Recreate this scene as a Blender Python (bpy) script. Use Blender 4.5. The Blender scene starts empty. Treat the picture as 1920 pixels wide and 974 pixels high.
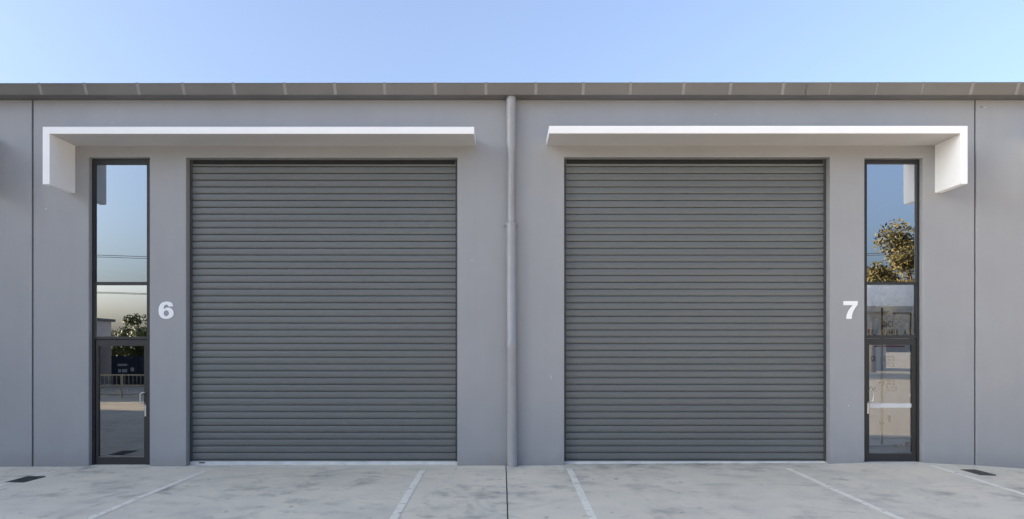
import bpy, bmesh, math, random
from mathutils import Vector, Matrix

R = math.radians
scene = bpy.context.scene
COL = scene.collection

# ------------------------------------------------------------------ camera, sky, sun, exposure
D = 11.4                    # camera to facade, metres
S = 112.0                   # photo pixels per metre on the facade plane
F = S * D                   # focal length in photo pixels
VX, VY, GY = 945.0, 655.0, 873.0
CZ = (GY - VY) / S
cam = bpy.data.cameras.new('camera')
cam.sensor_width = 36.0
cam.lens = 36.0 * F / 1920.0
cam.shift_x = (960 - VX) / 1920.0
cam.shift_y = (VY - 487) / 1920.0
cam.clip_end = 3000
camo = bpy.data.objects.new('camera', cam)
camo.location = (0, -D, CZ)
camo.rotation_euler = (R(90), 0, 0)
COL.objects.link(camo)
scene.camera = camo

SUN_EL, SUN_AZ = 12.0, -107.0        # low evening sun on the left, behind the camera; an added unseen block keeps the forecourt in shade
world = bpy.data.worlds.new('World')
scene.world = world
world.use_nodes = True
wn = world.node_tree
sky = wn.nodes.new('ShaderNodeTexSky')
sky.sky_type = 'NISHITA'
sky.sun_disc = False
sky.sun_elevation = R(SUN_EL)
sky.sun_rotation = R(SUN_AZ)
sky.air_density = 1.0
sky.dust_density = 6.0
sky.ozone_density = 5.0
hsv = wn.nodes.new('ShaderNodeHueSaturation')    # hazy evening air: paler blue all over
hsv.inputs['Saturation'].default_value = 0.75
hsv.inputs['Hue'].default_value = 0.504
gam = wn.nodes.new('ShaderNodeGamma')
gam.inputs[1].default_value = 0.95
wn.links.new(sky.outputs[0], gam.inputs[0])
wn.links.new(gam.outputs[0], hsv.inputs['Color'])
wn.links.new(hsv.outputs[0], wn.nodes['Background'].inputs[0])
wn.nodes['Background'].inputs[1].default_value = 0.10

sl = bpy.data.lights.new('sun', 'SUN')
sl.energy = 4.0
sl.angle = R(0.5)
sl.color = (1.0, 0.80, 0.56)
slo = bpy.data.objects.new('sun', sl)
sd = Vector((math.sin(R(SUN_AZ)) * math.cos(R(SUN_EL)), math.cos(R(SUN_AZ)) * math.cos(R(SUN_EL)), math.sin(R(SUN_EL))))
slo.rotation_euler = sd.to_track_quat('Z', 'Y').to_euler()
slo.location = (-60, -20, 30)
COL.objects.link(slo)

scene.view_settings.view_transform = 'Standard'
scene.view_settings.look = 'None'
scene.view_settings.gamma = 1.0
scene.view_settings.exposure = 2.5
scene.render.engine = 'CYCLES'
scene.cycles.max_bounces = 10
scene.cycles.blur_glossy = 1.0
scene.cycles.sample_clamp_indirect = 4.0
scene.cycles.transparent_max_bounces = 16


# ------------------------------------------------------------------ helpers
def PX(px, y=0.0):                       # photo column -> x on the plane at depth y
    return (px - VX) * (D + y) / F


def PZ(py, y=0.0):                       # photo row -> z on the plane at depth y
    return CZ + (VY - py) * (D + y) / F


def mobj(name, me, mat, parent=None):
    o = bpy.data.objects.new(name, me)
    COL.objects.link(o)
    if mat is not None and not me.materials:
        me.materials.append(mat)
    if parent is not None:
        o.parent = parent
    return o


def mesh(name, verts, faces, smooth=False):
    me = bpy.data.meshes.new(name)
    me.from_pydata([tuple(v) for v in verts], [], faces)
    bm = bmesh.new()
    bm.from_mesh(me)
    bmesh.ops.recalc_face_normals(bm, faces=bm.faces)
    bm.to_mesh(me)
    bm.free()
    if smooth:
        for p in me.polygons:
            p.use_smooth = True
    return me


def empty(name, loc=(0, 0, 0)):
    o = bpy.data.objects.new(name, None)
    o.empty_display_size = 0.3
    o.location = loc
    COL.objects.link(o)
    return o


def tag(o, label=None, cat=None, group=None, kind=None):
    if label: o['label'] = label
    if cat: o['category'] = cat
    if group: o['group'] = group
    if kind: o['kind'] = kind
    return o


class MB:
    """collects boxes / tubes into one mesh"""
    def __init__(self):
        self.v, self.f = [], []

    def box(self, x0, x1, y0, y1, z0, z1):
        b = len(self.v)
        self.v += [(x0, y0, z0), (x1, y0, z0), (x1, y1, z0), (x0, y1, z0),
                   (x0, y0, z1), (x1, y0, z1), (x1, y1, z1), (x0, y1, z1)]
        for q in ((0, 3, 2, 1), (4, 5, 6, 7), (0, 1, 5, 4), (1, 2, 6, 5), (2, 3, 7, 6), (3, 0, 4, 7)):
            self.f.append(tuple(b + i for i in q))
        return self

    def tube(self, pts, rad, n=10, cap=True):
        pts = [Vector(p) for p in pts]
        if not isinstance(rad, (list, tuple)):
            rad = [rad] * len(pts)
        b = len(self.v)
        prev = None
        for i, p in enumerate(pts):
            t = (pts[min(i + 1, len(pts) - 1)] - pts[max(i - 1, 0)]).normalized()
            if prev is None:
                a = Vector((1, 0, 0)) if abs(t.x) < 0.8 else Vector((0, 1, 0))
                u = (a - t * a.dot(t)).normalized()
            else:
                u = (prev - t * prev.dot(t)).normalized()
            prev = u
            w = t.cross(u)
            for k in range(n):
                an = 2 * math.pi * k / n
                self.v.append(tuple(p + (u * math.cos(an) + w * math.sin(an)) * rad[i]))
        for i in range(len(pts) - 1):
            for k in range(n):
                a0, a1 = b + i * n + k, b + i * n + (k + 1) % n
                self.f.append((a0, a1, a1 + n, a0 + n))
        if cap:
            self.f.append(tuple(b + k for k in reversed(range(n))))
            e = b + (len(pts) - 1) * n
            self.f.append(tuple(e + k for k in range(n)))
        return self

    def prism(self, prof, x0, x1):          # (y, z) profile extruded along x
        b, n = len(self.v), len(prof)
        for x in (x0, x1):
            self.v += [(x, p[0], p[1]) for p in prof]
        for k in range(n):
            k2 = (k + 1) % n
            self.f.append((b + k, b + k2, b + n + k2, b + n + k))
        self.f.append(tuple(b + k for k in range(n)))
        self.f.append(tuple(b + n + k for k in reversed(range(n))))
        return self

    def build(self, name, mat, parent=None, bevel=0.0, smooth=False, seg=2):
        me = mesh(name, self.v, self.f)
        if bevel:
            bm = bmesh.new()
            bm.from_mesh(me)
            es = [e for e in bm.edges if len(e.link_faces) == 2 and e.calc_face_angle(0) > R(50)]
            bmesh.ops.bevel(bm, geom=es, offset=bevel, segments=seg, affect='EDGES', profile=0.5, clamp_overlap=True)
            bm.to_mesh(me)
            bm.free()
        if smooth:
            for p in me.polygons:
                p.use_smooth = True
            try:
                me.set_sharp_from_angle(angle=R(40))
            except Exception:
                pass
        return mobj(name, me, mat, parent)


# ------------------------------------------------------------------ materials
class NT:
    def __init__(self, name):
        self.m = bpy.data.materials.new(name)
        self.m.use_nodes = True
        self.t = self.m.node_tree
        self.b = self.t.nodes['Principled BSDF']
        self.out = self.t.nodes['Material Output']
        self.tc = self.t.nodes.new('ShaderNodeTexCoord')

    def n(self, typ, **kw):
        nd = self.t.nodes.new(typ)
        for k, v in kw.items():
            if isinstance(k, str) and hasattr(nd, k):
                setattr(nd, k, v)
        return nd

    def l(self, a, b):
        self.t.links.new(a, b)

    def mapping(self, scale=(1, 1, 1), rot=(0, 0, 0), loc=(0, 0, 0)):
        mp = self.t.nodes.new('ShaderNodeMapping')
        mp.inputs['Scale'].default_value = scale
        mp.inputs['Rotation'].default_value = rot
        mp.inputs['Location'].default_value = loc
        self.l(self.tc.outputs['Object'], mp.inputs['Vector'])
        return mp.outputs[0]

    def noise(self, scale=1.0, detail=4, rough=0.55, vec=None, dist=0.0):
        nd = self.t.nodes.new('ShaderNodeTexNoise')
        nd.inputs['Scale'].default_value = scale
        nd.inputs['Detail'].default_value = detail
        nd.inputs['Roughness'].default_value = rough
        nd.inputs['Distortion'].default_value = dist
        self.l(vec if vec is not None else self.tc.outputs['Object'], nd.inputs['Vector'])
        return nd.outputs['Fac']

    def ramp(self, fac, stops):
        nd = self.t.nodes.new('ShaderNodeValToRGB')
        cr = nd.color_ramp
        while len(cr.elements) < len(stops):
            cr.elements.new(0.5)
        for e, (p, c) in zip(cr.elements, stops):
            e.position = p
            if not isinstance(c, (tuple, list)):
                c = (c, c, c)
            e.color = (*c[:3], 1)
        self.l(fac, nd.inputs[0])
        return nd.outputs[0]

    def mix(self, fac, a, b, mode='MIX'):
        nd = self.t.nodes.new('ShaderNodeMix')
        nd.data_type = 'RGBA'
        nd.blend_type = mode
        for sock, v in ((nd.inputs[0], fac), (nd.inputs[6], a), (nd.inputs[7], b)):
            if isinstance(v, (int, float)):
                sock.default_value = v if sock is nd.inputs[0] else (v, v, v, 1)
            elif isinstance(v, (tuple, list)):
                sock.default_value = (*v[:3], 1)
            else:
                self.l(v, sock)
        return nd.outputs[2]

    def math(self, op, a, b=0.0, c=None, clamp=False):
        nd = self.t.nodes.new('ShaderNodeMath')
        nd.operation = op
        nd.use_clamp = clamp
        for i, v in enumerate((a, b) if c is None else (a, b, c)):
            if isinstance(v, (int, float)):
                nd.inputs[i].default_value = v
            else:
                self.l(v, nd.inputs[i])
        return nd.outputs[0]

    def sep(self, vec=None):
        nd = self.t.nodes.new('ShaderNodeSeparateXYZ')
        self.l(vec if vec is not None else self.tc.outputs['Object'], nd.inputs[0])
        return nd.outputs

    def bump(self, h, strength=0.2, dist=0.01):
        nd = self.t.nodes.new('ShaderNodeBump')
        nd.inputs['Strength'].default_value = strength
        nd.inputs['Distance'].default_value = dist
        self.l(h, nd.inputs['Height'])
        self.l(nd.outputs[0], self.b.inputs['Normal'])

    def done(self, color=None, rough=None, metal=None, spec=None):
        for key, v in (('Base Color', color), ('Roughness', rough), ('Metallic', metal), ('Specular IOR Level', spec)):
            if v is None: continue
            s = self.b.inputs[key]
            if isinstance(v, (int, float)):
                s.default_value = v
            elif isinstance(v, (tuple, list)):
                s.default_value = (*v[:3], 1)
            else:
                self.l(v, s)
        return self.m


def simple(name, c, rough=0.5, metal=0.0, var=0.08, scale=6.0, spec=0.5, bump=0.0):
    m = NT(name)
    nz = m.noise(scale, 5)
    lo = tuple(x * (1 - var) for x in c)
    hi = tuple(min(1, x * (1 + var)) for x in c)
    if bump:
        m.bump(m.noise(scale * 8, 3), bump, 0.004)
    return m.done(m.ramp(nz, [(0.3, lo), (0.7, hi)]), rough, metal, spec)


def wall_paint():
    m = NT('grey_wall_paint')
    v1 = m.noise(0.55, 5, 0.6)
    v2 = m.noise(3.0, 6, 0.6, m.mapping((1.0, 1.0, 0.35)))
    v3 = m.noise(1.0, 3, 0.5, m.mapping((7.0, 1.0, 0.12)))
    c = m.mix(m.ramp(v1, [(0.3, 0.0), (0.7, 1.0)]), (0.300, 0.302, 0.306), (0.332, 0.334, 0.338))
    c = m.mix(m.math('MULTIPLY', m.ramp(v2, [(0.45, 0.0), (0.75, 1.0)]), 0.35), c, (0.286, 0.288, 0.292))
    c = m.mix(m.math('MULTIPLY', m.ramp(v3, [(0.5, 0.0), (0.8, 1.0)]), 0.12), c, (0.355, 0.357, 0.36))
    st = m.ramp(m.noise(1.0, 5, 0.6, m.mapping((16.0, 1.0, 0.25), loc=(2.2, 0, 0.7))), [(0.60, 0.0), (0.78, 1.0)])
    c = m.mix(m.math('MULTIPLY', st, 0.06), c, (0.225, 0.222, 0.215))
    sp = m.ramp(m.noise(11.0, 2, 0.5), [(0.755, 0.0), (0.775, 1.0)])
    c = m.mix(m.math('MULTIPLY', sp, 0.25), c, (0.42, 0.42, 0.41))
    z = m.sep()[2]
    low_band = m.math('MULTIPLY', m.ramp(m.math('ADD', z, m.math('MULTIPLY', m.noise(4.0, 5), 0.3)), [(0.12, 1.0), (0.42, 0.0)]), 0.4)  # wall colour turns darker in a ragged band near the ground
    c = m.mix(low_band, c, (0.19, 0.185, 0.175))
    fine = m.noise(90.0, 3)
    m.bump(m.math('ADD', fine, m.math('MULTIPLY', m.noise(1.6, 3), 6.0)), 0.12, 0.004)
    return m.done(c, m.ramp(v2, [(0.3, 0.42), (0.7, 0.54)]), 0.0, 0.7)


def slat_paint():
    m = NT('charcoal_shutter_enamel')
    g = m.n('ShaderNodeNewGeometry')
    def wmap(sc):
        mp = m.n('ShaderNodeMapping')
        mp.inputs['Scale'].default_value = sc
        m.l(g.outputs['Position'], mp.inputs['Vector'])
        return mp.outputs[0]
    oi = m.n('ShaderNodeObjectInfo')
    v = m.noise(1.0, 3, 0.5, wmap((0.35, 1.0, 2.0)))
    c = m.mix(m.ramp(v, [(0.3, 0.0), (0.7, 1.0)]), (0.108, 0.117, 0.114), (0.123, 0.132, 0.129))
    c = m.mix(m.math('MULTIPLY', oi.outputs['Random'], 0.2), c, (0.135, 0.143, 0.140))
    dust = m.ramp(m.noise(1.2, 4, 0.6, wmap((0.6, 1.0, 1.0))), [(0.45, 0.0), (0.8, 1.0)])
    c = m.mix(m.math('MULTIPLY', dust, 0.14), c, (0.17, 0.17, 0.165))
    return m.done(c, m.ramp(m.noise(2.0, 4, 0.5, wmap((0.5, 1, 2.0))), [(0.3, 0.38), (0.7, 0.46)]), 0.0, 0.75)


def concrete_ground():
    m = NT('pale_stained_concrete')
    xyz = m.sep()
    x, y = xyz[0], xyz[1]
    a = m.noise(0.45, 5, 0.55)
    b = m.noise(1.7, 5, 0.55)
    c = m.mix(m.ramp(a, [(0.3, 0.0), (0.7, 1.0)]), (0.74, 0.655, 0.505), (0.82, 0.725, 0.56))
    c = m.mix(m.math('MULTIPLY', m.ramp(b, [(0.40, 0.0), (0.70, 1.0)]), 0.4), c, (0.58, 0.53, 0.44))
    # warmer slab in front of unit 7
    warm = m.math('MULTIPLY', m.ramp(m.math('ADD', m.math('MULTIPLY', x, 0.12), m.math('MULTIPLY', a, 0.6)), [(0.35, 0.0), (1.0, 1.0)]), 0.5)
    c = m.mix(warm, c, (0.70, 0.61, 0.47))
    # clean pale fringe along the walls
    fr = m.ramp(m.math('ADD', y, m.math('MULTIPLY', m.noise(1.3, 5), 0.9)), [(0.05, 0.0), (0.35, 1.0)])
    c = m.mix(m.math('MULTIPLY', fr, 0.4), c, (0.82, 0.755, 0.63))
    # soft dark smudges in patches, away from the wall
    patch = m.ramp(m.noise(0.55, 3, 0.5, m.mapping((1, 1, 1), loc=(5.3, 1.1, 0))), [(0.42, 0.0), (0.60, 1.0)])
    s1 = m.ramp(m.noise(2.3, 7, 0.62, m.mapping((1.0, 1.0, 1.0), loc=(3.1, 7.7, 0))), [(0.50, 0.0), (0.72, 1.0)])
    c = m.mix(m.math('MULTIPLY', m.math('MULTIPLY', s1, patch), 0.95), c, (0.30, 0.27, 0.225))
    s1b = m.ramp(m.noise(1.1, 8, 0.6, m.mapping((1.0, 1.0, 1.0), loc=(13.1, 4.7, 0))), [(0.50, 0.0), (0.75, 1.0)])
    c = m.mix(m.math('MULTIPLY', s1b, 0.42), c, (0.40, 0.37, 0.315))
    s2 = m.ramp(m.noise(5.5, 5, 0.6, m.mapping((1.0, 0.8, 1.0), loc=(9.1, 2.7, 0))), [(0.62, 0.0), (0.75, 1.0)])
    c = m.mix(m.math('MULTIPLY', s2, 0.8), c, (0.25, 0.22, 0.18))
    s3 = m.ramp(m.noise(17.0, 3, 0.6), [(0.72, 0.0), (0.78, 1.0)])
    c = m.mix(m.math('MULTIPLY', s3, 0.7), c, (0.12, 0.115, 0.10))
    # damp patch and grime at the right shutter threshold
    gx = m.math('MULTIPLY', m.ramp(x, [(0.0, 0.0), (1.0, 1.0)]), 1.0)
    mr = m.n('ShaderNodeMapRange')
    m.l(x, mr.inputs[0]); mr.inputs[1].default_value = 0.9; mr.inputs[2].default_value = 1.6
    mr2 = m.n('ShaderNodeMapRange')
    m.l(x, mr2.inputs[0]); mr2.inputs[1].default_value = 6.2; mr2.inputs[2].default_value = 3.4
    yb = m.ramp(m.math('ADD', m.math('MULTIPLY', y, 0.7), m.math('MULTIPLY', m.noise(1.7, 6, 0.7), 1.1)), [(0.22, 0.0), (0.62, 1.0)])
    g = m.math('MULTIPLY', m.math('MULTIPLY', mr.outputs[0], mr2.outputs[0]), yb)
    g = m.math('MULTIPLY', g, m.ramp(m.noise(2.6, 7, 0.7), [(0.36, 0.1), (0.62, 1.0)]))
    c = m.mix(m.math('MULTIPLY', g, 0.9), c, (0.22, 0.195, 0.155))
    # tyre scuff arcs: (cx, cy, radius, half-width, strength)
    for cx, cy, rr, hw, st in ((-2.75, -3.2, 2.35, 0.07, 0.55), (-2.75, -3.2, 2.62, 0.07, 0.4), (-0.3, -2.5, 0.75, 0.05, 0.45),
                               (-0.62, -1.9, 0.34, 0.03, 0.5), (-5.1, -4.3, 2.2, 0.09, 0.3), (3.4, -5.6, 4.0, 0.10, 0.25),
                               (0.75, -2.6, 1.1, 0.05, 0.3), (6.6, -4.2, 2.4, 0.08, 0.25), (-3.6, -1.1, 0.9, 0.015, 0.3)):
        dx = m.math('SUBTRACT', x, cx); dy = m.math('SUBTRACT', y, cy)
        r = m.math('SQRT', m.math('ADD', m.math('MULTIPLY', dx, dx), m.math('MULTIPLY', dy, dy)))
        dd = m.math('ABSOLUTE', m.math('SUBTRACT', r, rr))
        k = m.math('SUBTRACT', 1.0, m.math('DIVIDE', dd, hw), clamp=True)
        br = m.ramp(m.noise(1.6, 6, 0.75, m.mapping((1, 1, 1), loc=(cx * 3, rr * 5, 0))), [(0.46, 0.0), (0.62, 1.0)])
        c = m.mix(m.math('MULTIPLY', m.math('MULTIPLY', k, br), st), c, (0.20, 0.20, 0.195))
    m.bump(m.math('ADD', m.noise(45.0, 5), m.math('MULTIPLY', b, 2.0)), 0.18, 0.006)
    return m.done(c, m.ramp(b, [(0.3, 0.62), (0.7, 0.82)]), 0.0, 0.35)


def worn_line():
    m = NT('worn_white_line_paint')
    c = m.mix(m.ramp(m.noise(3.5, 6), [(0.35, 0.0), (0.7, 1.0)]), (0.92, 0.85, 0.71), (0.84, 0.77, 0.63))
    m.done(c, 0.6, 0.0, 0.4)
    tr = m.n('ShaderNodeBsdfTransparent')
    mx = m.n('ShaderNodeMixShader')
    w = m.ramp(m.noise(7.0, 8, 0.75, None, 0.5), [(0.56, 0.0), (0.68, 0.75)])
    m.l(w, mx.inputs[0]); m.l(m.b.outputs[0], mx.inputs[1]); m.l(tr.outputs[0], mx.inputs[2])
    m.l(mx.outputs[0], m.out.inputs[0])
    return m.m


def glass(name, refl, tint=(0.8, 0.84, 0.86), gcol=(0.92, 0.95, 1.0)):
    m = NT(name)
    m.t.nodes.remove(m.b)
    tr = m.n('ShaderNodeBsdfTransparent'); tr.inputs[0].default_value = (*tint, 1)
    gl = m.n('ShaderNodeBsdfGlossy'); gl.inputs['Roughness'].default_value = 0.0
    gl.inputs[0].default_value = (*gcol, 1)
    fr = m.n('ShaderNodeFresnel'); fr.inputs[0].default_value = 1.5
    k = m.math('ADD', m.math('MULTIPLY', fr.outputs[0], 1.0 - refl), refl - 0.04, clamp=True)
    bp = m.n('ShaderNodeBump'); bp.inputs['Strength'].default_value = 0.02; bp.inputs['Distance'].default_value = 0.01
    m.l(m.noise(0.9, 2), bp.inputs['Height']); m.l(bp.outputs[0], gl.inputs['Normal'])
    mx = m.n('ShaderNodeMixShader')
    m.l(k, mx.inputs[0]); m.l(tr.outputs[0], mx.inputs[1]); m.l(gl.outputs[0], mx.inputs[2])
    m.l(mx.outputs[0], m.out.inputs[0])
    return m.m


def leaf_mat(name, c1, c2):
    m = NT(name)
    g = m.n('ShaderNodeNewGeometry')
    v = m.mix(m.ramp(m.noise(0.9, 4), [(0.35, 0.0), (0.65, 1.0)]), c1, c2)
    v = m.mix(m.math('MULTIPLY', g.outputs['Random Per Island'], 0.5), v, tuple(x * 1.6 for x in c2))
    return m.done(v, 0.6, 0.0, 0.3)


M = dict(
    wall=wall_paint(), slat=slat_paint(), ground=concrete_ground(), line=worn_line(),
    soffit=simple('soffit_shade_grey', (0.56, 0.55, 0.54), 0.6, 0.0, 0.03, 1.2, 0.3),  # grey stands in for the shade under the white canopies
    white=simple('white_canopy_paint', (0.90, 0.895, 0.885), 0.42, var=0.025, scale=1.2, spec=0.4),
    frame=simple('dark_bronze_aluminium', (0.024, 0.024, 0.025), 0.42, 0.0, 0.12, 5, 0.5),
    gutter=simple('grey_gutter_metal', (0.150, 0.147, 0.141), 0.42, 0.15, 0.12, 1.1, 0.5),
    edge_shade=simple('edge_shade_grey', (0.06, 0.062, 0.062), 0.5, 0.0, 0.1, 5, 0.4),  # dark tone stands in for the shadow at the shutter edges
    strap=simple('pale_strap_metal', (0.25, 0.248, 0.24), 0.45, 0.2, 0.1, 8, 0.5),
    pipe=simple('grey_downpipe_paint', (0.335, 0.335, 0.337), 0.34, 0.0, 0.06, 3, 0.5),
    dark=simple('black_rubber', (0.02, 0.021, 0.022), 0.7, 0.0, 0.1, 10, 0.3),
    sealant=simple('dark_joint_sealant', (0.075, 0.077, 0.08), 0.7, 0.0, 0.15, 6, 0.3),
    steel=simple('brushed_steel', (0.62, 0.62, 0.61), 0.28, 0.9, 0.06, 20, 0.5),
    sill=simple('pale_concrete_threshold', (0.66, 0.655, 0.63), 0.7, 0.0, 0.12, 5, 0.3),
    number=simple('white_vinyl', (0.93, 0.93, 0.92), 0.4, 0.0, 0.01, 6, 0.4),
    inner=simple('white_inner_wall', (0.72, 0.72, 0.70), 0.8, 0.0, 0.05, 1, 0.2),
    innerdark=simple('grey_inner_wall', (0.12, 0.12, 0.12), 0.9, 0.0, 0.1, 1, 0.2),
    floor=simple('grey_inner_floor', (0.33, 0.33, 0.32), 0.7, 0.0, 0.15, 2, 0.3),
    roof=simple('zinc_roof_sheet', (0.42, 0.43, 0.44), 0.45, 0.3, 0.08, 0.7, 0.4),
    box=simple('white_container_paint', (0.84, 0.835, 0.81), 0.5, 0.0, 0.07, 2.5, 0.4),
    boxdark=simple('container_gasket', (0.08, 0.08, 0.085), 0.7, 0.0, 0.1, 6, 0.3),
    ink=simple('black_stencil_ink', (0.03, 0.03, 0.03), 0.6, 0.0, 0.1, 9, 0.3),
    red=simple('red_tape', (0.45, 0.05, 0.04), 0.5, 0.0, 0.1, 9, 0.3),
    strip=simple('frosted_vinyl_strip', (0.62, 0.62, 0.61), 0.6, 0.0, 0.04, 9, 0.3),
    iron=simple('weathered_cast_iron', (0.10, 0.098, 0.09), 0.6, 0.4, 0.3, 20, 0.4, 0.3),
    pit=simple('drain_pit', (0.03, 0.03, 0.028), 0.9, 0.0, 0.2, 12, 0.2),
    joint=simple('saw_cut_joint', (0.05, 0.05, 0.048), 0.9, 0.0, 0.3, 20, 0.2),
    bark=simple('grey_brown_bark', (0.11, 0.085, 0.06), 0.9, 0.0, 0.3, 6, 0.2, 0.4),
    leaf1=leaf_mat('olive_leaves', (0.06, 0.058, 0.02), (0.125, 0.10, 0.035)),
    leaf2=leaf_mat('dark_green_leaves', (0.03, 0.045, 0.018), (0.06, 0.08, 0.03)),
    wire=simple('power_cable', (0.10, 0.09, 0.08), 0.6),
    timber=simple('pale_pole_paint', (0.62, 0.60, 0.56), 0.7, 0.0, 0.1, 4),
    render_=simple('grey_render', (0.24, 0.245, 0.25), 0.8, 0.0, 0.08, 1.5),
    cream=simple('cream_render', (0.68, 0.65, 0.58), 0.8, 0.0, 0.05, 1.5),
    tiles=simple('brown_roof_tiles', (0.16, 0.11, 0.085), 0.8, 0.0, 0.2, 8),
    navy=simple('dark_blue_sheet', (0.035, 0.045, 0.065), 0.55, 0.0, 0.15, 2),
    galv=simple('sunlit_galvanised_tube', (0.72, 0.62, 0.42), 0.5, 0.0, 0.1, 8),  # yellow sunlight on the fence is put into its colour
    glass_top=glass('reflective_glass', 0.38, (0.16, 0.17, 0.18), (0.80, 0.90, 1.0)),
    glass_top7=glass('reflective_glass_boosted', 0.58, (0.10, 0.10, 0.11)),  # same glass, reflectance raised here to brighten the mirrored sky
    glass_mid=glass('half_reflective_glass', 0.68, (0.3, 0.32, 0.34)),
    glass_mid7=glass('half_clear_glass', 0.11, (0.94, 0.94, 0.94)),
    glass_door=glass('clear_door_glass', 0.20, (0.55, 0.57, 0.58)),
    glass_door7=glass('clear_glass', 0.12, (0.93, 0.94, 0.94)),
)
skl = NT('added_clear_roof')
skl.t.nodes.remove(skl.b)
_t = skl.n('ShaderNodeBsdfTransparent'); _t.inputs[0].default_value = (0.93, 0.94, 0.95, 1)
skl.l(_t.outputs[0], skl.out.inputs[0])
M['added_skylight'] = skl.m

# ------------------------------------------------------------------ ground
HW = [(-400, -.02), (-8.4, -.022), (-7.05, -.018), (-6.9, -.004), (-6.0, -.004), (-5.85, -.016), (-5.3, -.016), (-0.8, -.006),
      (1.0, .003), (5.4, .022), (6.03, .045), (7.0, .045), (7.9, .0), (8.7, -.054), (400, -.06)]


def ground_h(x, y):
    h = HW[-1][1]
    for (a, ha), (b, hb) in zip(HW, HW[1:]):
        if a <= x <= b:
            h = ha + (hb - ha) * (x - a) / (b - a)
            break
    k = max(0.0, min(1.0, 1 + y / 3.0))
    k = k * k * (3 - 2 * k)
    return h * k


xs = sorted(set([-400, -200, -100, -60, -40, -25, -18, -13] + [round(-10 + i * 0.125, 3) for i in range(161)] + [p[0] for p in HW if abs(p[0]) < 9] +
                [13, 18, 25, 40, 60, 100, 200, 400]))
ys = [-400, -200, -100, -60, -40, -25, -15, -10, -7] + [round(-5 + i * 0.25, 3) for i in range(22)]
gv = [(x, y, ground_h(x, y)) for y in ys for x in xs]
nx = len(xs)
gf = [(j * nx + i, j * nx + i + 1, (j + 1) * nx + i + 1, (j + 1) * nx + i) for j in range(len(ys) - 1) for i in range(nx - 1)]
ground = mobj('ground', mesh('ground', gv, gf, True), M['ground'])
tag(ground, 'pale stained concrete forecourt in front of the grey warehouse', kind='structure')


def ground_strip(name, x0, x1, y0, y1, mat, lift, wob=0.0, seed=0, x_end=None):
    rnd = random.Random(seed)
    n = 40
    v, f = [], []
    xe = (x_end if x_end is not None else x0)
    for i in range(n + 1):
        t = i / n
        y = y0 + (y1 - y0) * t
        sh = (xe - x0) * t + rnd.uniform(-wob, wob)
        a, b = x0 + sh, x1 + sh + rnd.uniform(-wob, wob) * 0.4
        v += [(a, y, ground_h(a, y) + lift), (b, y, ground_h(b, y) + lift)]
        if i < n:
            f.append((2 * i, 2 * i + 1, 2 * i + 3, 2 * i + 2))
    return mobj(name, mesh(name, v, f), mat, ground)


for i, (cx, y0) in enumerate(((-7.25, -0.42), (-4.80, -0.44), (-1.31, -0.40), (1.06, -0.33), (4.58, -0.40), (6.97, -0.20))):
    ground_strip('parking_line', cx - 0.048, cx + 0.046, y0, -5.2, M['line'], 0.004, 0.0035, i, x_end=cx - 0.048 + (0.07 if cx < 0 else -0.06))
ground_strip('expansion_joint', 0.026, 0.041, 0.0, -9.0, M['joint'], 0.003, 0.003, 9, x_end=0.05)

# ------------------------------------------------------------------ building
WT = 0.20                                     # wall thickness
EAVE = PZ(187)
bld = empty('warehouse_building')
tag(bld, 'grey painted concrete warehouse with two charcoal roller shutters and white canopies', 'warehouse')


def wall_panel(x0, x1, holes):
    """panel from z=-0.3 to the eave, holes = (xa, xb, ztop) reaching the ground"""
    z0, z1 = -0.3, EAVE - 0.004
    xc = sorted(set([x0, x1] + [h[0] for h in holes] + [h[1] for h in holes]))
    zc = sorted(set([z0, z1] + [h[2] for h in holes]))
    bm = bmesh.new()
    def solid(i, k):
        if i < 0 or k < 0 or i >= len(xc) - 1 or k >= len(zc) - 1: return False
        mx, mz = (xc[i] + xc[i + 1]) / 2, (zc[k] + zc[k + 1]) / 2
        return not any(h[0] < mx < h[1] and mz < h[2] for h in holes)
    def quad(*p): bm.faces.new([bm.verts.new(q) for q in p])
    for i in range(len(xc) - 1):
        for k in range(len(zc) - 1):
            if not solid(i, k): continue
            a, b, c, d = xc[i], xc[i + 1], zc[k], zc[k + 1]
            quad((a, 0, c), (b, 0, c), (b, 0, d), (a, 0, d))
            quad((a, WT, c), (a, WT, d), (b, WT, d), (b, WT, c))
            if not solid(i - 1, k): quad((a, 0, c), (a, 0, d), (a, WT, d), (a, WT, c))
            if not solid(i + 1, k): quad((b, 0, c), (b, WT, c), (b, WT, d), (b, 0, d))
            if not solid(i, k + 1): quad((a, 0, d), (b, 0, d), (b, WT, d), (a, WT, d))
            if not solid(i, k - 1): quad((a, 0, c), (a, WT, c), (b, WT, c), (b, 0, c))
    bmesh.ops.remove_doubles(bm, verts=bm.verts, dist=1e-5)
    bmesh.ops.recalc_face_normals(bm, faces=bm.faces)
    bmesh.ops.dissolve_limit(bm, angle_limit=R(2), verts=bm.verts, edges=bm.edges)
    es = [e for e in bm.edges if len(e.link_faces) == 2 and e.calc_face_angle(0) > R(60)]
    bmesh.ops.bevel(bm, geom=es, offset=0.009, segments=2, affect='EDGES', profile=0.5)
    me = bpy.data.meshes.new('wall_panel')
    bm.to_mesh(me)
    bm.free()
    return mobj('wall_panel', me, M['wall'], bld)


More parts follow.
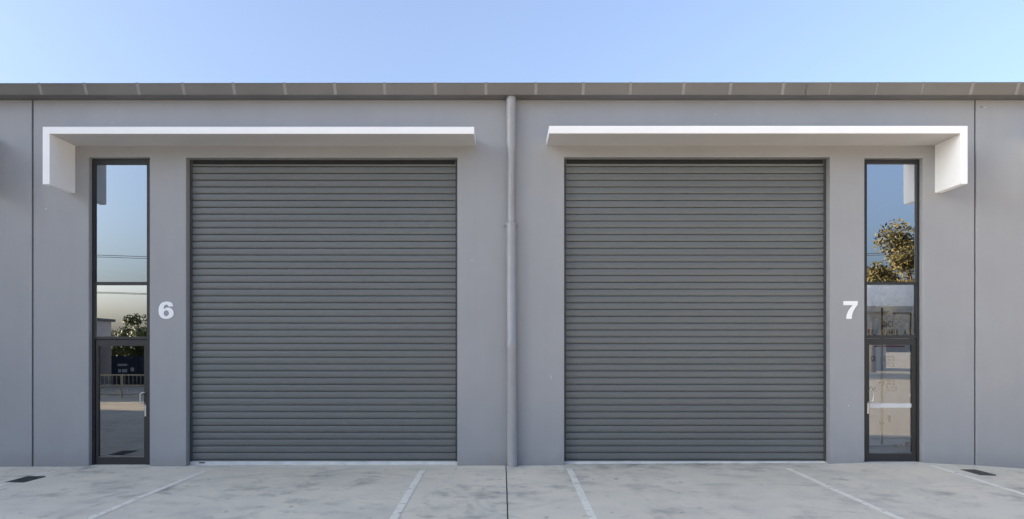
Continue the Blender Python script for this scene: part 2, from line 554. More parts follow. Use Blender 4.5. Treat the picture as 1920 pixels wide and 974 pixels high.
# openings
W6 = (PX(166.3), PX(280.5), PZ(295.5))
R6 = (PX(349.0), PX(857.5), PZ(296))
R7 = (PX(1058), PX(1556), PZ(295))
W7 = (PX(1621), PX(1730), PZ(296.5))
J = [PX(61), 0.115, PX(1828.5)]
g = 0.013
wall_panel(-40, J[0] - g, [])
wall_panel(J[0] + g, J[1] - g, [W6, R6])
wall_panel(J[1] + g, J[2] - g, [R7, W7])
wall_panel(J[2] + g, 40, [])
for j in J:
    MB().box(j - g + 0.001, j + g - 0.001, 0.022, 0.19, -0.3, EAVE - 0.01).build('joint_sealant', M['sealant'], bld)

# shell: eave plate, roof, back, ends, partitions, floors
MB().box(-40, 40, 0.0, 0.25, EAVE, EAVE + 0.06).build('eave_plate', M['roof'], bld)


def roof(x0, x1, mat, name):
    MB().prism([(0.26, 6.18), (26, 6.75), (26, 6.79), (0.26, 6.22)], x0, x1).build(name, mat, bld)


roof(-40, 1.0, M['roof'], 'roof')
roof(1.0, 8.75, M['added_skylight'], 'added_skylight')  # unseen clear roof added to let daylight onto the container
roof(8.75, 40, M['roof'], 'roof')
MB().box(-40, 40, 25.5, 25.7, -0.3, 6.73).build('rear_wall', M['inner'], bld)
MB().box(-40, -39.8, 0.21, 25.5, -0.3, 6.17).build('end_wall', M['wall'], bld)
MB().box(39.8, 40, 0.21, 25.5, -0.3, 6.17).build('end_wall', M['wall'], bld)
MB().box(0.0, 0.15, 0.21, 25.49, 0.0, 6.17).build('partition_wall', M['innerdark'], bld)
MB().box(0.152, 0.17, 0.22, 25.4, 0.0, 6.16).build('partition_lining', M['inner'], bld)
MB().box(8.8, 8.95, 0.21, 25.49, 0.0, 6.17).build('partition_wall', M['inner'], bld)
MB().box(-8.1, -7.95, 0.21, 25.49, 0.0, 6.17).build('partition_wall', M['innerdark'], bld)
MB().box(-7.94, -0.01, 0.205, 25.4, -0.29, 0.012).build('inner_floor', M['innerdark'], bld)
MB().box(0.155, 8.79, 0.205, 25.4, -0.29, 0.04).build('inner_floor', M['floor'], bld)
MB().box(0.18, PX(1611), 0.30, 0.31, 0.05, 6.1).build('wall_lining', M['inner'], bld)

# gutter -----------------------------------------------------------
gy0, gy1 = -0.215, -0.29


def gutter_len(px0, px1):
    x0, x1 = PX(px0, gy1), PX(px1, gy1)
    def top(x): return PZ(155.3, gy1) + 0.0010 * x
    v = []
    for x, e in ((x0, 0), (x1, 0)):
        t = top(x)
        prof = [(-0.001, EAVE - 0.002), (gy0, EAVE), (gy1, t - 0.012), (gy1 - 0.006, t - 0.006), (gy1, t), (gy1 + 0.03, t), (gy1 + 0.03, t - 0.008),
                (gy1 + 0.008, t - 0.012), (gy0 + 0.008, EAVE + 0.012), (-0.001, EAVE + 0.012)]
        v += [(x, p[0], p[1]) for p in prof]
    n = len(v) // 2
    f = [(k, (k + 1) % n, n + (k + 1) % n, n + k) for k in range(n)] + [tuple(range(n)), tuple(reversed(range(n, 2 * n)))]
    return mobj('gutter', mesh('gutter', v, f), M['gutter'], bld)


g_parts = [(-2400, 870.8), (871.2, 1512.9), (1513.9, 4400)]
gobs = [gutter_len(a, b) for a, b in g_parts]
for px in (871, 1513.4):
    x = PX(px, gy1)
    zt_ = PZ(155.3, gy1) + 0.001 * x
    MB().prism([(-0.02, EAVE + 0.014), (gy0 + 0.012, EAVE + 0.014), (gy1 + 0.014, zt_ - 0.02), (-0.02, zt_ - 0.02)], x - 0.05, x + 0.05).build('gutter_joiner', M['sealant'], bld)
straps = [-205, -110, -20, 73, 158, 257, 342, 437, 533, 627, 720.5, 816, 911, 1005, 1094, 1183, 1283, 1371, 1470, 1558, 1646, 1732, 1825, 1911, 2000, 2095]
ft = PZ(155.3, gy1)
for px in straps:
    x = PX(px, gy1)
    par = gobs[0] if px < 871 else gobs[1] if px < 1513 else gobs[2]
    dz, w = 0.0010 * x, (0.023 if px not in (1558, 1646, 1732) else 0.008)
    e = 0.004
    v = []
    for dy in (0.003, -e):
        zt, zb = ft + dz + 0.003, EAVE - 0.001
        v += [(x - w, gy0 + dy, zb), (x + w, gy0 + dy, zb), (x + w, gy1 + dy - 0.005, zt), (x - w, gy1 + dy - 0.005, zt)]
    f = [(0, 1, 2, 3), (4, 7, 6, 5), (0, 4, 5, 1), (1, 5, 6, 2), (2, 6, 7, 3), (3, 7, 4, 0)]
    mobj('gutter_strap', mesh('gutter_strap', v, f), M['strap'], par)

# downpipe ---------------------------------------------------------
pxc, pyc = PX(958.3, -0.10), -0.098
prof = [(EAVE + 0.02, .080), (PZ(205), .080), (PZ(206), .0775), (PZ(272), .0765), (PZ(292), .059), (PZ(418), .060), (PZ(419.5), .078), (PZ(645), .0775),
        (PZ(646), .083), (PZ(653), .083), (PZ(654), .079), (-0.02, .081)]
mb = MB()
mb.tube([(pxc + 0.018 * max(0, (4.0 - z) / 4.0), pyc, z) for z, r in prof], [r for z, r in prof], 24)
dp = mb.build('downpipe', M['pipe'], bld, smooth=True)
for zc, w in ((PZ(420.5, -.1), .125), (PZ(646.5, -.1), .135)):
    b = MB()
    xx = pxc + 0.018 * max(0, (4.0 - zc) / 4.0)
    b.tube([(xx, pyc, zc - 0.02), (xx, pyc, zc + 0.02)], 0.085, 24)
    b.box(xx - w, xx - 0.07, -0.03, -0.001, zc - 0.018, zc + 0.018)
    b.box(xx + 0.07, xx + w, -0.03, -0.001, zc - 0.018, zc + 0.018)
    b.build('pipe_bracket', M['pipe'], dp)
    for sx in (-1, 1):
        MB().tube([(xx + sx * (w - 0.02), -0.03, zc), (xx + sx * (w - 0.02), -0.04, zc)], 0.009, 8).build('bracket_bolt', M['strap'], dp)
for zc in (PZ(184, -.18), PZ(202, -.18)):
    MB().tube([(pxc, pyc - 0.079, zc), (pxc, pyc - 0.084, zc)], 0.007, 8).build('rivet', M['strap'], dp)

# canopies ---------------------------------------------------------
CD = -0.65


def canopy(xa, xb, zt, zb, zfin, fin_side, th=0.11, label=None):
    if fin_side < 0:
        pr = [(xa, zt), (xb, zt), (xb, zb), (xa + th, zb), (xa + th, zfin), (xa, zfin)]
    else:
        pr = [(xa, zt), (xb, zt), (xb, zfin), (xb - th, zfin), (xb - th, zb), (xa, zb)]
    v = [(p[0], CD, p[1]) for p in pr] + [(p[0], -0.0005, p[1]) for p in pr]
    n = 6
    f = [tuple(range(n)), tuple(reversed(range(n, 2 * n)))] + [(k, n + k, n + (k + 1) % n, (k + 1) % n) for k in range(n)]
    me = mesh('canopy', v, f)
    bm = bmesh.new(); bm.from_mesh(me)
    es = [e for e in bm.edges if e.calc_face_angle(0) > R(50)]
    bmesh.ops.bevel(bm, geom=es, offset=0.004, segments=2, affect='EDGES', profile=0.5)
    bm.to_mesh(me); bm.free()
    o = mobj('canopy', me, M['white'], bld)
    sa, sb = (xa + th + 0.004, xb - 0.006) if fin_side < 0 else (xa + 0.006, xb - th - 0.004)
    MB().box(sa, sb, CD + 0.008, -0.02, zb - 0.003, zb + 0.001).build('soffit_shade_sheet', M['soffit'], o)  # thin sheet added to carry the underside shade
    if label: o['label'] = label
    return o


z6 = (PZ(238, CD), PZ(251, CD), PZ(346, CD))
z7 = (PZ(236.3, CD), PZ(250.3, CD), PZ(345, CD))
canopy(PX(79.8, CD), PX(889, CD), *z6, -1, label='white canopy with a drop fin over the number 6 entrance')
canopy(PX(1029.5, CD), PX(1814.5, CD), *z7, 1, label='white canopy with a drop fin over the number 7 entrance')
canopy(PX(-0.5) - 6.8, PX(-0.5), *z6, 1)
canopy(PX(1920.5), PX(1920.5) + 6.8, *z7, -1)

# roller shutters --------------------------------------------------
PITCH = 0.11565
SY = 0.165
slat_prof = [(-.012, 0.0), (-.0165, -.003), (-.0195, -.012), (-.0213, -.028), (-.0218, -.050), (-.0213, -.072), (-.0190, -.088), (-.0125, -.1030), (-.0105, -.1055),
             (.020, -.1062), (.020, -PITCH), (.026, -PITCH), (.026, 0.0)]


def shutter(x0, x1, ztop, label):
    zb = PZ(865.3, 0.15)
    base = MB()
    for a, b in ((x0 + 0.0012, x0 + 0.055), (x1 - 0.055, x1 - 0.0012)):     # guide channels
        base.box(a, b, SY + 0.028, SY + 0.06, 0.0, ztop - 0.002)
    base.box(x0 + 0.06, x1 - 0.06, SY + 0.034, SY + 0.042, 0.0, ztop - 0.004)
    dr = base.build('roller_shutter', M['dark'], bld)
    dr['label'] = label
    xa, xb = x0 + 0.012, x1 - 0.012
    zs = zb + 0.022
    n = int((ztop - zs) / PITCH) + 1
    me = None
    xm = (xa + xb) / 2
    for i in range(n):
        if me is None:
            m_ = MB(); m_.prism(slat_prof, xa - xm, xb - xm)
            me = mesh('slat', m_.v, m_.f)
        top = zs + (i + 1) * PITCH
        if top > ztop + 0.06: break
        o = mobj('slat', me, M['slat'], dr)
        o.location = (xm, SY, top)
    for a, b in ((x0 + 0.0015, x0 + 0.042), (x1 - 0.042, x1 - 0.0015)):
        MB().box(a, b, SY - 0.036, SY - 0.0235, zb + 0.0005, ztop - 0.002).build('edge_shade_strip', M['edge_shade'], dr, 0.002)  # dark strip over the slat ends, edge shadow put into its colour
    MB().box(xa, xb, SY - 0.012, SY + 0.008, zb + 0.001, zs - 0.001).build('bottom_rail', M['slat'], dr, 0.003)
    MB().box(x0 + 0.004, x1 - 0.004, 0.128, 0.203, -0.2, zb).build('threshold', M['sill'], dr, 0.006)
    MB().box(x0 + 0.05, x1 - 0.05, SY - 0.022, SY + 0.03, ztop - 0.075, ztop - 0.0015).build('head_seal', M['dark'], dr)
    return dr


sh6 = shutter(R6[0], R6[1], R6[2], 'charcoal roller shutter beside the number 6')
sh7 = shutter(R7[0], R7[1], R7[2], 'charcoal roller shutter beside the number 7')
MB().box(PX(367), PX(378), 0.1255, 0.128, 0.012, 0.036).build('sticker', M['bark'], sh6)

# entrances --------------------------------------------------------
FY = 0.09


def entrance(op, fl, fr, ztop_gl, t1, t2, leaf, glx, rail_t, rail_b, hand, num):
    """fl/fr inner edges of the frame, t1/t2 transom rows (z pairs), leaf/glx x pairs, rails z pairs"""
    x0, x1, zt = op
    y0, y1 = FY, FY + 0.085
    f = MB()
    f.box(x0 + 0.001, fl, y0, y1, -0.02, zt - 0.001)
    f.box(fr, x1 - 0.001, y0, y1, -0.02, zt - 0.001)
    f.box(fl, fr, y0 + 0.001, y1 - 0.001, ztop_gl, zt - 0.001)
    f.box(fl, fr, y0 + 0.002, y1 - 0.002, t1[1], t1[0])
    f.box(fl, fr, y0 + 0.002, y1 - 0.002, t2[1], t2[0])
    wf = f.build('window_frame', M['frame'], bld)
    wf['label'] = 'tall dark framed glazing above the number %s glass door' % num
    gy = FY + 0.03
    mid = M['glass_mid'] if num == '6' else M['glass_mid7']
    # two panes
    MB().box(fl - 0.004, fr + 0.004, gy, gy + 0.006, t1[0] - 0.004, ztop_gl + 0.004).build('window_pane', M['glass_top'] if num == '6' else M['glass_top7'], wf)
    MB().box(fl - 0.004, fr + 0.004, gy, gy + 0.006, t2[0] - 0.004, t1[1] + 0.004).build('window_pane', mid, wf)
    # beads
    d = MB()
    la, lb = leaf
    dy0, dy1 = FY + 0.012, FY + 0.06
    zb = rail_b[1]
    d.box(la, glx[0], dy0, dy1, zb, rail_t[0])
    d.box(glx[1], lb, dy0, dy1, zb, rail_t[0])
    d.box(glx[0], glx[1], dy0 + 0.0005, dy1 - 0.0005, rail_t[1], rail_t[0])
    d.box(glx[0], glx[1], dy0 + 0.0005, dy1 - 0.0005, zb, rail_b[0])
    dl = d.build('entry_door', M['frame'], bld)
    dl['label'] = 'dark framed glass entry door beside the number %s' % num
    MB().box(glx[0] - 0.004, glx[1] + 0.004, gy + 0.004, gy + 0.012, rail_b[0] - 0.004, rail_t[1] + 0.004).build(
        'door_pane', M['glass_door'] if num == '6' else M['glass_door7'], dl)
    gk = MB()
    gk.box(glx[0] + 0.0005, glx[1] - 0.0005, dy0 + 0.004, dy0 + 0.016, rail_b[0] + 0.0005, rail_b[0] + 0.008)
    gk.build('glazing_bead', M['strap'], dl)
    MB().box(x0 + 0.002, x1 - 0.002, FY - 0.06, FY + 0.10, -0.2, zb - 0.006).build('door_sill', M['sill'], dl)
    hx, sgn, hz0, hz1, pz0, pz1 = hand
    h = MB()
    pts = [(hx, dy0 + 0.002, hz1), (hx, dy0 - 0.045, hz1)]
    for k in range(1, 6):
        a = k / 6 * math.pi / 2
        pts.append((hx + sgn * 0.055 * math.sin(a), dy0 - 0.045 - 0.015 * math.sin(a), hz1 - 0.03 * (1 - math.cos(a))))
    pts.append((hx + sgn * 0.06, dy0 - 0.06, (hz0 + hz1) / 2))
    low = [(p[0], p[1], hz0 + hz1 - p[2]) for p in reversed(pts[:-1])]
    h.tube(pts + low, 0.0095, 10)
    h.build('pull_handle', M['steel'], dl, smooth=True)
    MB().box(hx - 0.013, hx + 0.013, dy0 - 0.008, dy0 - 0.0005, pz0, pz1).build('lock_plate', M['steel'], dl, 0.002)
    MB().tube([(hx, dy0 - 0.008, pz1 - 0.05), (hx, dy0 - 0.02, pz1 - 0.05)], 0.011, 12).build('lock_cylinder', M['steel'], dl)
    return wf, dl


def fx(px): return PX(px, FY + 0.01)
def fz(py): return PZ(py, FY + 0.01)


wf6, dl6 = entrance(W6, fx(178), fx(275.8), fz(308.7), (fz(529), fz(535)), (fz(631.5), fz(636.6)), (fx(179.6), fx(275.4)), (fx(184.8), fx(270)),
                    (fz(637.7), fz(648.8)), (fz(857.6), fz(871.6)), (fx(272.6), -1, fz(757), fz(736), fz(781), fz(759)), '6')
wf7, dl7 = entrance(W7, fx(1625), fx(1718.3), fz(307.6), (fz(529), fz(534)), (fz(629), fz(634.6)), (fx(1625.6), fx(1717.6)), (fx(1630), fx(1710.5)),
                    (fz(635.4), fz(647)), (fz(850.5), fz(865.4)), (fx(1627.4), 1, fz(754), fz(733), fz(776), fz(756)), '7')
MB().box(fx(1630) + 0.001, fx(1710.5) - 0.001, FY + 0.031, FY + 0.033, fz(765), fz(757)).build('vinyl_strip', M['strip'], dl7)


# unit numbers -----------------------------------------------------
def curve_mesh(name, splines, extrude):
    cu = bpy.data.curves.new(name, 'CURVE')
    cu.dimensions = '2D'
    cu.fill_mode = 'BOTH'
    cu.extrude = extrude
    for pts in splines:
        sp = cu.splines.new('POLY')
        sp.points.add(len(pts) - 1)
        for p, q in zip(sp.points, pts):
            p.co = (q[0], q[1], 0, 1)
        sp.use_cyclic_u = True
    o = bpy.data.objects.new(name, cu)
    COL.objects.link(o)
    dg = bpy.context.evaluated_depsgraph_get()
    me = bpy.data.meshes.new_from_object(o.evaluated_get(dg))
    bpy.data.objects.remove(o)
    bpy.data.curves.remove(cu)
    return me


def catmull(pts, corners, n=8):
    out, N = [], len(pts)
    for i in range(N):
        p1, p2 = Vector(pts[i]), Vector(pts[(i + 1) % N])
        p0 = Vector(pts[i - 1]) if i not in corners else p1 - (p2 - p1) * 0.5
        p3 = Vector(pts[(i + 2) % N]) if (i + 1) % N not in corners else p2 + (p2 - p1) * 0.5
        if i in corners and (i + 1) % N in corners:
            out.append(tuple(p1)); continue
        for k in range(n):
            t = k / n
            out.append(tuple(0.5 * ((2 * p1) + (p2 - p0) * t + (2 * p0 - 5 * p1 + 4 * p2 - p3) * t * t + (3 * p1 - p0 - 3 * p2 + p3) * t ** 3)))
    return out


six = [(.83, .715), (.79, .85), (.67, .96), (.45, 1.0), (.20, .93), (.05, .75), (0, .49), (.04, .24), (.17, .07), (.43, 0), (.70, .07), (.84, .22), (.85, .40), (.75, .57),
       (.58, .65), (.42, .635), (.285, .555), (.305, .71), (.37, .795), (.455, .82), (.535, .785), (.57, .715)]
hole = [(.44 + .155 * math.cos(2 * math.pi * k / 32), .325 + .170 * math.sin(2 * math.pi * k / 32)) for k in range(32)]
seven = [(0, 1), (.80, 1), (.80, .80), (.66, .62), (.54, .40), (.475, .18), (.455, 0), (.165, 0), (.19, .2), (.275, .43), (.39, .61), (.53, .77), (0, .77)]


def number(name, splines, x, z, h, label):
    me = curve_mesh(name, splines, 0.006)
    o = mobj(name, me, M['number'], bld)
    o.rotation_euler = (R(90), 0, 0)
    o.scale = (h, h, 1)
    o.location = (x, -0.007, z)
    o['label'] = label
    return o


number('unit_number', [catmull(six, {0, 16, 21}), hole], PX(298), PZ(598.5), 0.292, 'white numeral 6 on the grey wall')
number('unit_number', [catmull(seven, {0, 1, 2, 6, 7, 11, 12})], PX(1581), PZ(598.3), 0.297, 'white numeral 7 on the grey wall')

# small paint chips and scuffs on the wall
for px, py, w, h in ((209, 230, 2.2, 1.6), (1838, 200, 3.5, 1.5), (1846, 201, 2.5, 1.5), (85, 391, 2.0, 2.0), (1340, 214, 1.6, 1.2), (884, 488, 2.0, 1.2), (1590, 760, 1.6, 2.0)):
    MB().box(PX(px), PX(px + w), -0.0012, 0.001, PZ(py + h), PZ(py)).build('paint_chip', M['strip'] if px != 1838 else M['sealant'], bld)
sc_ = MB().tube([(PX(1031), -0.001, PZ(702)), (PX(1033), -0.001, PZ(707)), (PX(1034.5), -0.001, PZ(712))], [0.002, 0.006, 0.002], 6)
sc_.build('scratch', M['strip'], bld)

# ------------------------------------------------------------------ drain grates
def grate(x0, x1, y0, y1, skew, label):
    zc = ground_h((x0 + x1) / 2, (y0 + y1) / 2) + 0.002
    r = empty('drain_grate', ((x0 + x1) / 2, (y0 + y1) / 2, zc))
    hx, hy = (x1 - x0) / 2, (y1 - y0) / 2
    w = 0.014
    fr = MB()
    fr.box(-hx, hx, -hy, -hy + w, -.02, .010); fr.box(-hx, hx, hy - w, hy, -.02, .010)
    fr.box(-hx, -hx + w, -hy + w, hy - w, -.02, .0095); fr.box(hx - w, hx, -hy + w, hy - w, -.02, .0095)
    fr.build('grate_frame', M['iron'], r)
    MB().box(-hx + w, hx - w, -hy + w, hy - w, -.02, .0025).build('pit', M['pit'], r)
    n = 7
    for i in range(n):
        c = -hx + w + (i + 0.5) * (2 * hx - 2 * w) / n
        MB().box(c - .007, c + .007, -hy + w, hy - w, .0028, .009).build('grate_bar', M['iron'], r)
    for i in range(3):
        c = -hy + (i + 1) * hy / 2
        MB().box(-hx + w, hx - w, c - .006, c + .006, .0027, .0082).build('cross_bar', M['iron'], r)
    tag(r, label, 'drain grate', 'drain grates in the concrete')
    return r


grate(-7.31, -7.03, -1.42, -0.96, 0, 'dark iron drain grate in the concrete left of door 6')
grate(7.26, 7.50, -1.02, -0.56, 0, 'dark iron drain grate in the concrete right of door 7')


# ------------------------------------------------------------------ shipping container inside unit 7
def text_mesh(s, w, h):
    cu = bpy.data.curves.new('text', 'FONT')
    cu.body = s
    cu.offset = 0.012 if len(s) < 7 else 0.0
    o = bpy.data.objects.new('text', cu)
    COL.objects.link(o)
    dg = bpy.context.evaluated_depsgraph_get()
    me = bpy.data.meshes.new_from_object(o.evaluated_get(dg))
    bpy.data.objects.remove(o)
    bpy.data.curves.remove(cu)
    xs_ = [v.co.x for v in me.vertices]; ys_ = [v.co.y for v in me.vertices]
    for v in me.vertices:
        v.co.x = (v.co.x - min(xs_)) / (max(xs_) - min(xs_)) * w
        v.co.y = (v.co.y - min(ys_)) / (max(ys_) - min(ys_)) * h
    return me


CY = 1.9
con = empty('shipping_container', (PX(1719, CY) - 1.22, CY + 3.0, 0.042))
tag(con, 'white shipping container with black stencilled codes seen through door 7', 'container')
cx0, cx1, cz0, cz1 = PX(1719, CY) - 2.44, PX(1719, CY), 0.045, PZ(574, CY)
off = Vector(con.location)


def cpart(mb, name, mat, bevel=0.0, parent=None):
    mb.v = [tuple(Vector(v) - off) for v in mb.v]
    return mb.build(name, mat, parent or con, bevel)


cpart(MB().box(cx0, cx1, CY + 0.08, CY + 6.06, cz0 + 0.14, cz1 - 0.006), 'body', M['box'])
for a in (cx0, cx1 - 0.09):
    cpart(MB().box(a, a + 0.09, CY - 0.01, CY + 0.079, cz0, cz1), 'corner_post', M['box'], 0.006)
cpart(MB().box(cx0 + 0.092, cx1 - 0.092, CY, CY + 0.079, cz1 - 0.13, cz1 - 0.002), 'top_rail', M['box'], 0.005)
cpart(MB().box(cx0 + 0.092, cx1 - 0.092, CY, CY + 0.079, cz0 + 0.02, cz0 + 0.14), 'bottom_rail', M['box'], 0.005)
xm = (cx0 + cx1) / 2
for a, b in ((cx0 + 0.11, xm - 0.012), (xm + 0.012, cx1 - 0.125)):
    dd = cpart(MB().box(a, b, CY + 0.015, CY + 0.07, cz0 + 0.16, cz1 - 0.15), 'container_door', M['box'], 0.006)
    s = 1 if a > xm else -1
    hx = b if s > 0 else a
    for pr in (663, 741, 819):
        z = PZ(pr, CY)
        cpart(MB().box(hx - 0.05 if s > 0 else hx - 0.075, hx + 0.075 if s > 0 else hx + 0.05, CY - 0.02, CY + 0.014, z - 0.035, z + 0.035), 'hinge', M['box'], 0.004, dd)
    for rx in (PX(1652.5, CY), ) if s > 0 else (a + 0.55,):
        cpart(MB().tube([(rx, CY - 0.02, cz0 + 0.05), (rx, CY - 0.02, cz1 - 0.04)], 0.018, 10), 'lock_rod', M['boxdark'], 0, dd)
        for z in (0.5, 1.3, 2.1):
            cpart(MB().box(rx - 0.035, rx + 0.035, CY - 0.03, CY + 0.0145, z - 0.02, z + 0.02), 'rod_keeper', M['boxdark'], 0, dd)
cpart(MB().box(cx1 - 0.123, cx1 - 0.094, CY + 0.02, CY + 0.078, cz0 + 0.14, cz1 - 0.14), 'door_gasket', M['boxdark'])
cpart(MB().box(xm - 0.010, xm + 0.010, CY + 0.03, CY + 0.078, cz0 + 0.16, cz1 - 0.15), 'door_gasket', M['boxdark'])
cpart(MB().box(PX(1665, CY), PX(1669, CY), CY - 0.02, CY + 0.014, PZ(792, CY), PZ(779, CY)), 'latch', M['boxdark'], 0.003)
cpart(MB().box(PX(1675, CY), PX(1692, CY), CY - 0.004, CY - 0.0005, PZ(840, CY), PZ(834, CY)), 'fork_pocket', M['boxdark'])
cpart(MB().box(PX(1640, CY), PX(1697, CY), CY + 0.011, CY + 0.0145, PZ(651, CY), PZ(648.5, CY)), 'red_tape', M['red'])
cpart(MB().box(PX(1697, CY), PX(1704, CY), CY - 0.004, CY - 0.0005, PZ(838, CY), PZ(829, CY)), 'warning_label', M['red'])
marks = [('26C1', 1655.5, 1674.6, 602.6, 613), ('FBXU', 1624, 1643, 618, 629), ('739416', 1655.5, 1684, 618, 629), ('A', 1694, 1700, 618, 629),
         ('GR', 1633.5, 1642, 668, 678.5), ('CAP.', 1630, 1643.5, 725, 735)]
for k, s in enumerate(('30.480 KG', '67.200 LB', '2.300 KG', '5.070 LB')):
    marks.append((s, 1656 + (2 if k > 1 else 0), 1677, 667.5 + k * 5.5, 667.5 + k * 5.5 + 4.2))
for k, s in enumerate(('27.980 KG', '61.690 LB', '38.1 CU.M.', '1.345 CU.FT')):
    marks.append((s, 1656 + (5 if k > 1 else 0), 1678 + (4 if k > 1 else 0), 712 + k * 6, 712 + k * 6 + 4.6))
for s, a, b, t, u in marks:
    yy = CY + 0.012
    me = text_mesh(s, PX(b, yy) - PX(a, yy), PZ(t, yy) - PZ(u, yy))
    o = mobj('stencil_marking', me, M['ink'], con)
    o.rotation_euler = (R(90), 0, 0)
    o.location = Vector((PX(a, yy), yy, PZ(u, yy))) - off

# ------------------------------------------------------------------ what the glass reflects: the far side of the yard
def mir(px, py, T):                       # reflected pixel, total path T metres -> point in front of the facade
    return Vector(((px - VX) / F * T, -(T - D), CZ + (VY - py) / F * T))


def tree(label, base, h, cr, seed, mat, nleaf, cz=0.62, ch=0.42, group='trees across the yard'):
    rnd = random.Random(seed)
    root = empty('tree', base)
    tr = MB()
    tr.tube([(0, 0, -0.1), (0.05, 0.02, h * 0.2), (-0.05, 0.04, h * 0.45), (0.05, 0, h * 0.75)], [h * .035, h * .028, h * .02, h * .008], 9)
    cents = []
    for i in range(34):
        a = rnd.uniform(0, 2 * math.pi)
        u = rnd.uniform(-1, 1)
        q = rnd.uniform(0.35, 1.0)
        rr = math.sqrt(max(0, 1 - u * u)) * q
        c = Vector((math.cos(a) * rr * cr, math.sin(a) * rr * cr, h * cz + u * q * h * ch * 0.9))
        cents.append((c, rnd.uniform(0.18, 0.36) * cr))
        s = Vector((0, 0, h * rnd.uniform(0.22, 0.5)))
        mid_ = s.lerp(c, 0.5) + Vector((0, 0, 0.08 * h))
        tr.tube([s, mid_, c], [h * .011, h * .007, h * .003], 6)
    tr.build('trunk', M['bark'], root, smooth=True)
    v, f = [], []
    for _ in range(nleaf):
        c, r = rnd.choice(cents)
        d = Vector((rnd.gauss(0, 1), rnd.gauss(0, 1), rnd.gauss(0, .8)))
        p = c + d.normalized() * r * rnd.uniform(0.3, 1.15)
        L = rnd.uniform(0.07, 0.16) * (0.6 + h / 18)
        n = Vector((rnd.uniform(-1, 1), rnd.uniform(-1, 1), rnd.uniform(-.6, 1))).normalized()
        u_ = n.orthogonal().normalized()
        u_ = (Matrix.Rotation(rnd.uniform(0, 6.28), 3, n) @ u_)
        w_ = n.cross(u_)
        b = len(v)
        v += [p - u_ * L, p - w_ * L * .45, p + u_ * L, p + w_ * L * .45]
        f.append((b, b + 1, b + 2, b + 3))
    me = bpy.data.meshes.new('crown')
    me.from_pydata([tuple(q) for q in v], [], f)
    mobj('crown', me, mat, root)
    tag(root, label, 'tree', group)
    return root


def gp(px, T):
    q = mir(px, VY, T)
    return (q.x, q.y, 0)


tree('large olive green tree reflected in the number 7 window', gp(1722, 45), 10.4, 3.3, 3, M['leaf1'], 26000)
tree('loose olive tree left of the large tree in the number 7 window', gp(1638, 56), 9.4, 1.9, 5, M['leaf1'], 12000)
tree('dark green tree tallest in the number 6 glass reflection', gp(268, 51), 4.9, 1.5, 7, M['leaf2'], 9000, 0.55, 0.48)
tree('low dark tree beside the tallest one in the number 6 reflection', gp(232, 54), 3.9, 1.7, 8, M['leaf2'], 9000, 0.5, 0.5)
tree('low dark tree next to the grey house in the number 6 reflection', gp(205, 56), 3.4, 1.8, 9, M['leaf2'], 9000, 0.5, 0.5)
row_tree = tree('broad dark tree at the right end of the far tree row', gp(318, 52), 5.2, 2.2, 10, M['leaf2'], 4500, 0.55, 0.48)
tree('broad olive tree right of the large tree across the yard', gp(1800, 48), 8.5, 3.2, 11, M['leaf1'], 6000)

def copy_tree(src, loc, sc, rz, label):
    r = src.copy(); COL.objects.link(r)
    r.location = loc; r.scale = (sc, sc, sc); r.rotation_euler = (0, 0, rz); r['label'] = label
    for ch in src.children:
        c = ch.copy(); COL.objects.link(c); c.parent = r
    return r


for i, (x, y, sc) in enumerate(((-20.5, -44, 1.25), (-15, -43, 1.5), (-9.5, -45, 1.3), (-4, -43, 1.6), (1.5, -44, 1.35), (7, -43, 1.55), (12.5, -45, 1.4), (18, -43, 1.5))):  # unseen trees added to darken the low reflections in the shutters
    copy_tree(row_tree, (x, y, 0), sc, i * 1.3, 'added unseen dark green tree of the far row, %s along the yard edge' %
              ('first', 'second', 'third', 'fourth', 'fifth', 'sixth', 'seventh', 'eighth')[i])

# grey house, left
h0 = mir(204, 598.6, 38)
hs = empty('house', (h0.x - 4.5, h0.y + 4, 0))
tag(hs, 'grey rendered flat roofed house reflected in the number 6 door', 'house')
MB().box(-4.5, 4.5, -4, 4, -0.1, h0.z - 0.15).build('wall', M['render_'], hs)
MB().box(-4.65, 4.65, -4.15, 4.15, h0.z - 0.149, h0.z).build('roof', M['navy'], hs)
for x in (-3.0, 2.6):
    w = MB().box(x - .6, x + .6, 4.001, 4.05, 0.9, 2.2).build('window', M['cream'], hs)
    MB().box(x - .52, x + .52, 4.051, 4.06, 0.98, 2.12).build('pane', M['glass_mid'], w)
MB().box(-0.45, 0.45, 4.001, 4.05, 0.0, 2.05).build('door', M['navy'], hs)

# cream building, right
b0 = mir(1664, 505, 62)
hb = empty('house', (b0.x - 5, b0.y - 4, 0))
tag(hb, 'cream rendered building behind the large tree in the number 7 window', 'house')
MB().box(-5, 5, -4, 4, -0.1, b0.z - 1.0).build('wall', M['cream'], hb)
MB().prism([(-4.4, b0.z - 0.999), (4.4, b0.z - 0.999), (0, b0.z + 0.9)], -5.3, 5.3).build('roof', M['tiles'], hb)
for x in (-3.2, 0, 3.2):
    for z in (1.0, 4.0):
        w = MB().box(x - .6, x + .6, 4.001, 4.05, z, z + 1.3).build('window', M['render_'], hb)
        MB().box(x - .52, x + .52, 4.051, 4.06, z + .08, z + 1.22).build('pane', M['glass_mid'], w)

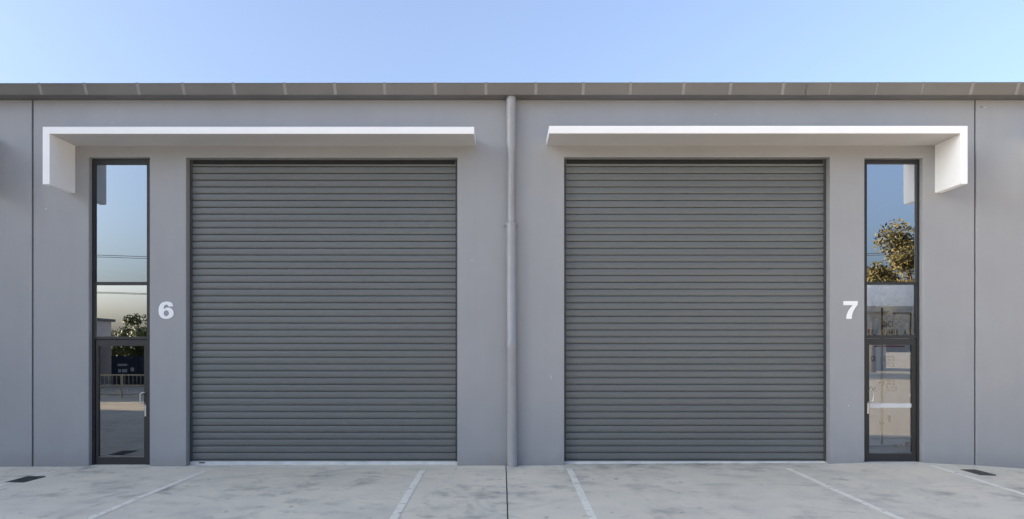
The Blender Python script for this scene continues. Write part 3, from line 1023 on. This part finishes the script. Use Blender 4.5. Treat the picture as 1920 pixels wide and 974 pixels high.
# yard fence
T0 = 27.1
fy = -(T0 - D)
fen = empty('fence', (-18, fy, 0))
tag(fen, 'low galvanised tube fence with pickets reflected in the number 6 door', 'fence')
zt = mir(0, 704, T0).z
for z in (zt, zt - 0.42, 0.12):
    MB().tube([(-9, 0, z), (9, 0, z)], 0.03, 8).build('rail', M['galv'], fen)
px0 = (222 - VX) / F * T0 + 18
k = 0
x = px0 - 9.6
while x <= 9.0:
    if x >= -9:
        MB().tube([(x, 0, -0.05), (x, 0, zt + 0.04)], 0.04, 8).build('post', M['galv'], fen)
    x += 2.4
pk = MB(); pk.tube([(0, 0, 0.12), (0, 0, zt)], 0.009, 6)
pme = mesh('picket', pk.v, pk.f)
for i in range(110):
    o = mobj('picket', pme, M['galv'], fen)
    o.location = (-8.9 + i * 0.162, 0, 0)

# dark hoarding with white panels behind the fence
T1 = 36.0
q0, q1 = mir(204, 668, T1), mir(320, 668, T1)
ho = empty('hoarding', ((q0.x + q1.x) / 2, q0.y, 0))
tag(ho, 'dark blue hoarding with white notices behind the tube fence', 'hoarding')
w2 = (q1.x - q0.x) / 2
n = 9
for i in range(n):
    a = -w2 + i * 2 * w2 / n
    MB().box(a + 0.01, a + 2 * w2 / n - 0.01, -0.03, 0.03, 0.0, q0.z).build('panel', M['navy'], ho)
for a, b, t, u in ((216, 234, 683, 687), (217, 222, 693, 699), (224, 234, 693, 699), (241, 247, 690, 697)):
    p, q = mir(a, t, T1), mir(b, u, T1)
    MB().box(p.x - ho.location.x, q.x - ho.location.x, 0.032, 0.045, q.z, p.z).build('notice', M['cream'], ho)

# utility poles and wires
TP = 40.0
pole_x = [mir(1752, 0, TP).x, mir(1752, 0, TP).x - 56]
py_ = -(TP - D)
hp = mir(0, 362, TP).z
for i, xx in enumerate(pole_x):
    p = empty('utility_pole', (xx, py_, 0))
    tag(p, 'slim pale utility pole right of the large tree across the yard' if i == 0 else 'slim pale utility pole at the far end of the wires', 'utility pole', 'utility poles across the yard')
    MB().tube([(0, 0, -0.2), (0, 0, hp)], [0.022, 0.016], 10).build('pole', M['roof'], p, smooth=True)
    for z in (7.6, 5.45):
        MB().box(-0.03, 0.03, -0.5, 0.5, z - 0.03, z + 0.03).build('crossarm', M['bark'], p)
for z, dy in ((7.66, -0.45), (7.66, 0.45), (5.5, -0.45), (5.5, 0.45)):
    pts = []
    xa, xb = pole_x[1] - 30, pole_x[0] + 40
    for i in range(61):
        x = xa + (xb - xa) * i / 60
        t = ((x - pole_x[1]) / 56) % 1.0
        pts.append((x, py_ + dy, z - 1.3 * 4 * t * (1 - t) * 0.4))
    o = MB().tube(pts, 0.016, 5).build('power_cable', M['wire'], None)
    tag(o, 'thin %s %s power cable sagging across the reflected sky' % ('upper' if z > 6 else 'lower', 'rear' if dy < 0 else 'front'), 'cable', 'power cables')

# unseen warehouse-shaped block added out of frame on the left to shade the forecourt
shade_block = empty('warehouse_building', (-33, -8.6, 0))
tag(shade_block, 'unseen warehouse-shaped block added left of the forecourt to keep it in shade', 'warehouse')
block_h = 13.6
for i in range(3):
    y0 = -5.1 + i * 3.4
    MB().box(-9, 9, y0 + 0.01, y0 + 3.39, -0.1, block_h).build('wall_panel', M['cream'], shade_block)
MB().box(-9.1, 9.1, -5.2, 5.2, block_h + 0.002, block_h + 0.2).build('roof', M['roof'], shade_block)
for y in (-3.4, 0, 3.4):
    d = MB().box(9.001, 9.06, y - 1.3, y + 1.3, 0.0, 4.6).build('block_door', M['innerdark'], shade_block)
    for k in range(15):
        MB().box(9.061, 9.08, y - 1.25, y + 1.25, 0.05 + k * 0.3, 0.32 + k * 0.3).build('slat', M['roof'], d)
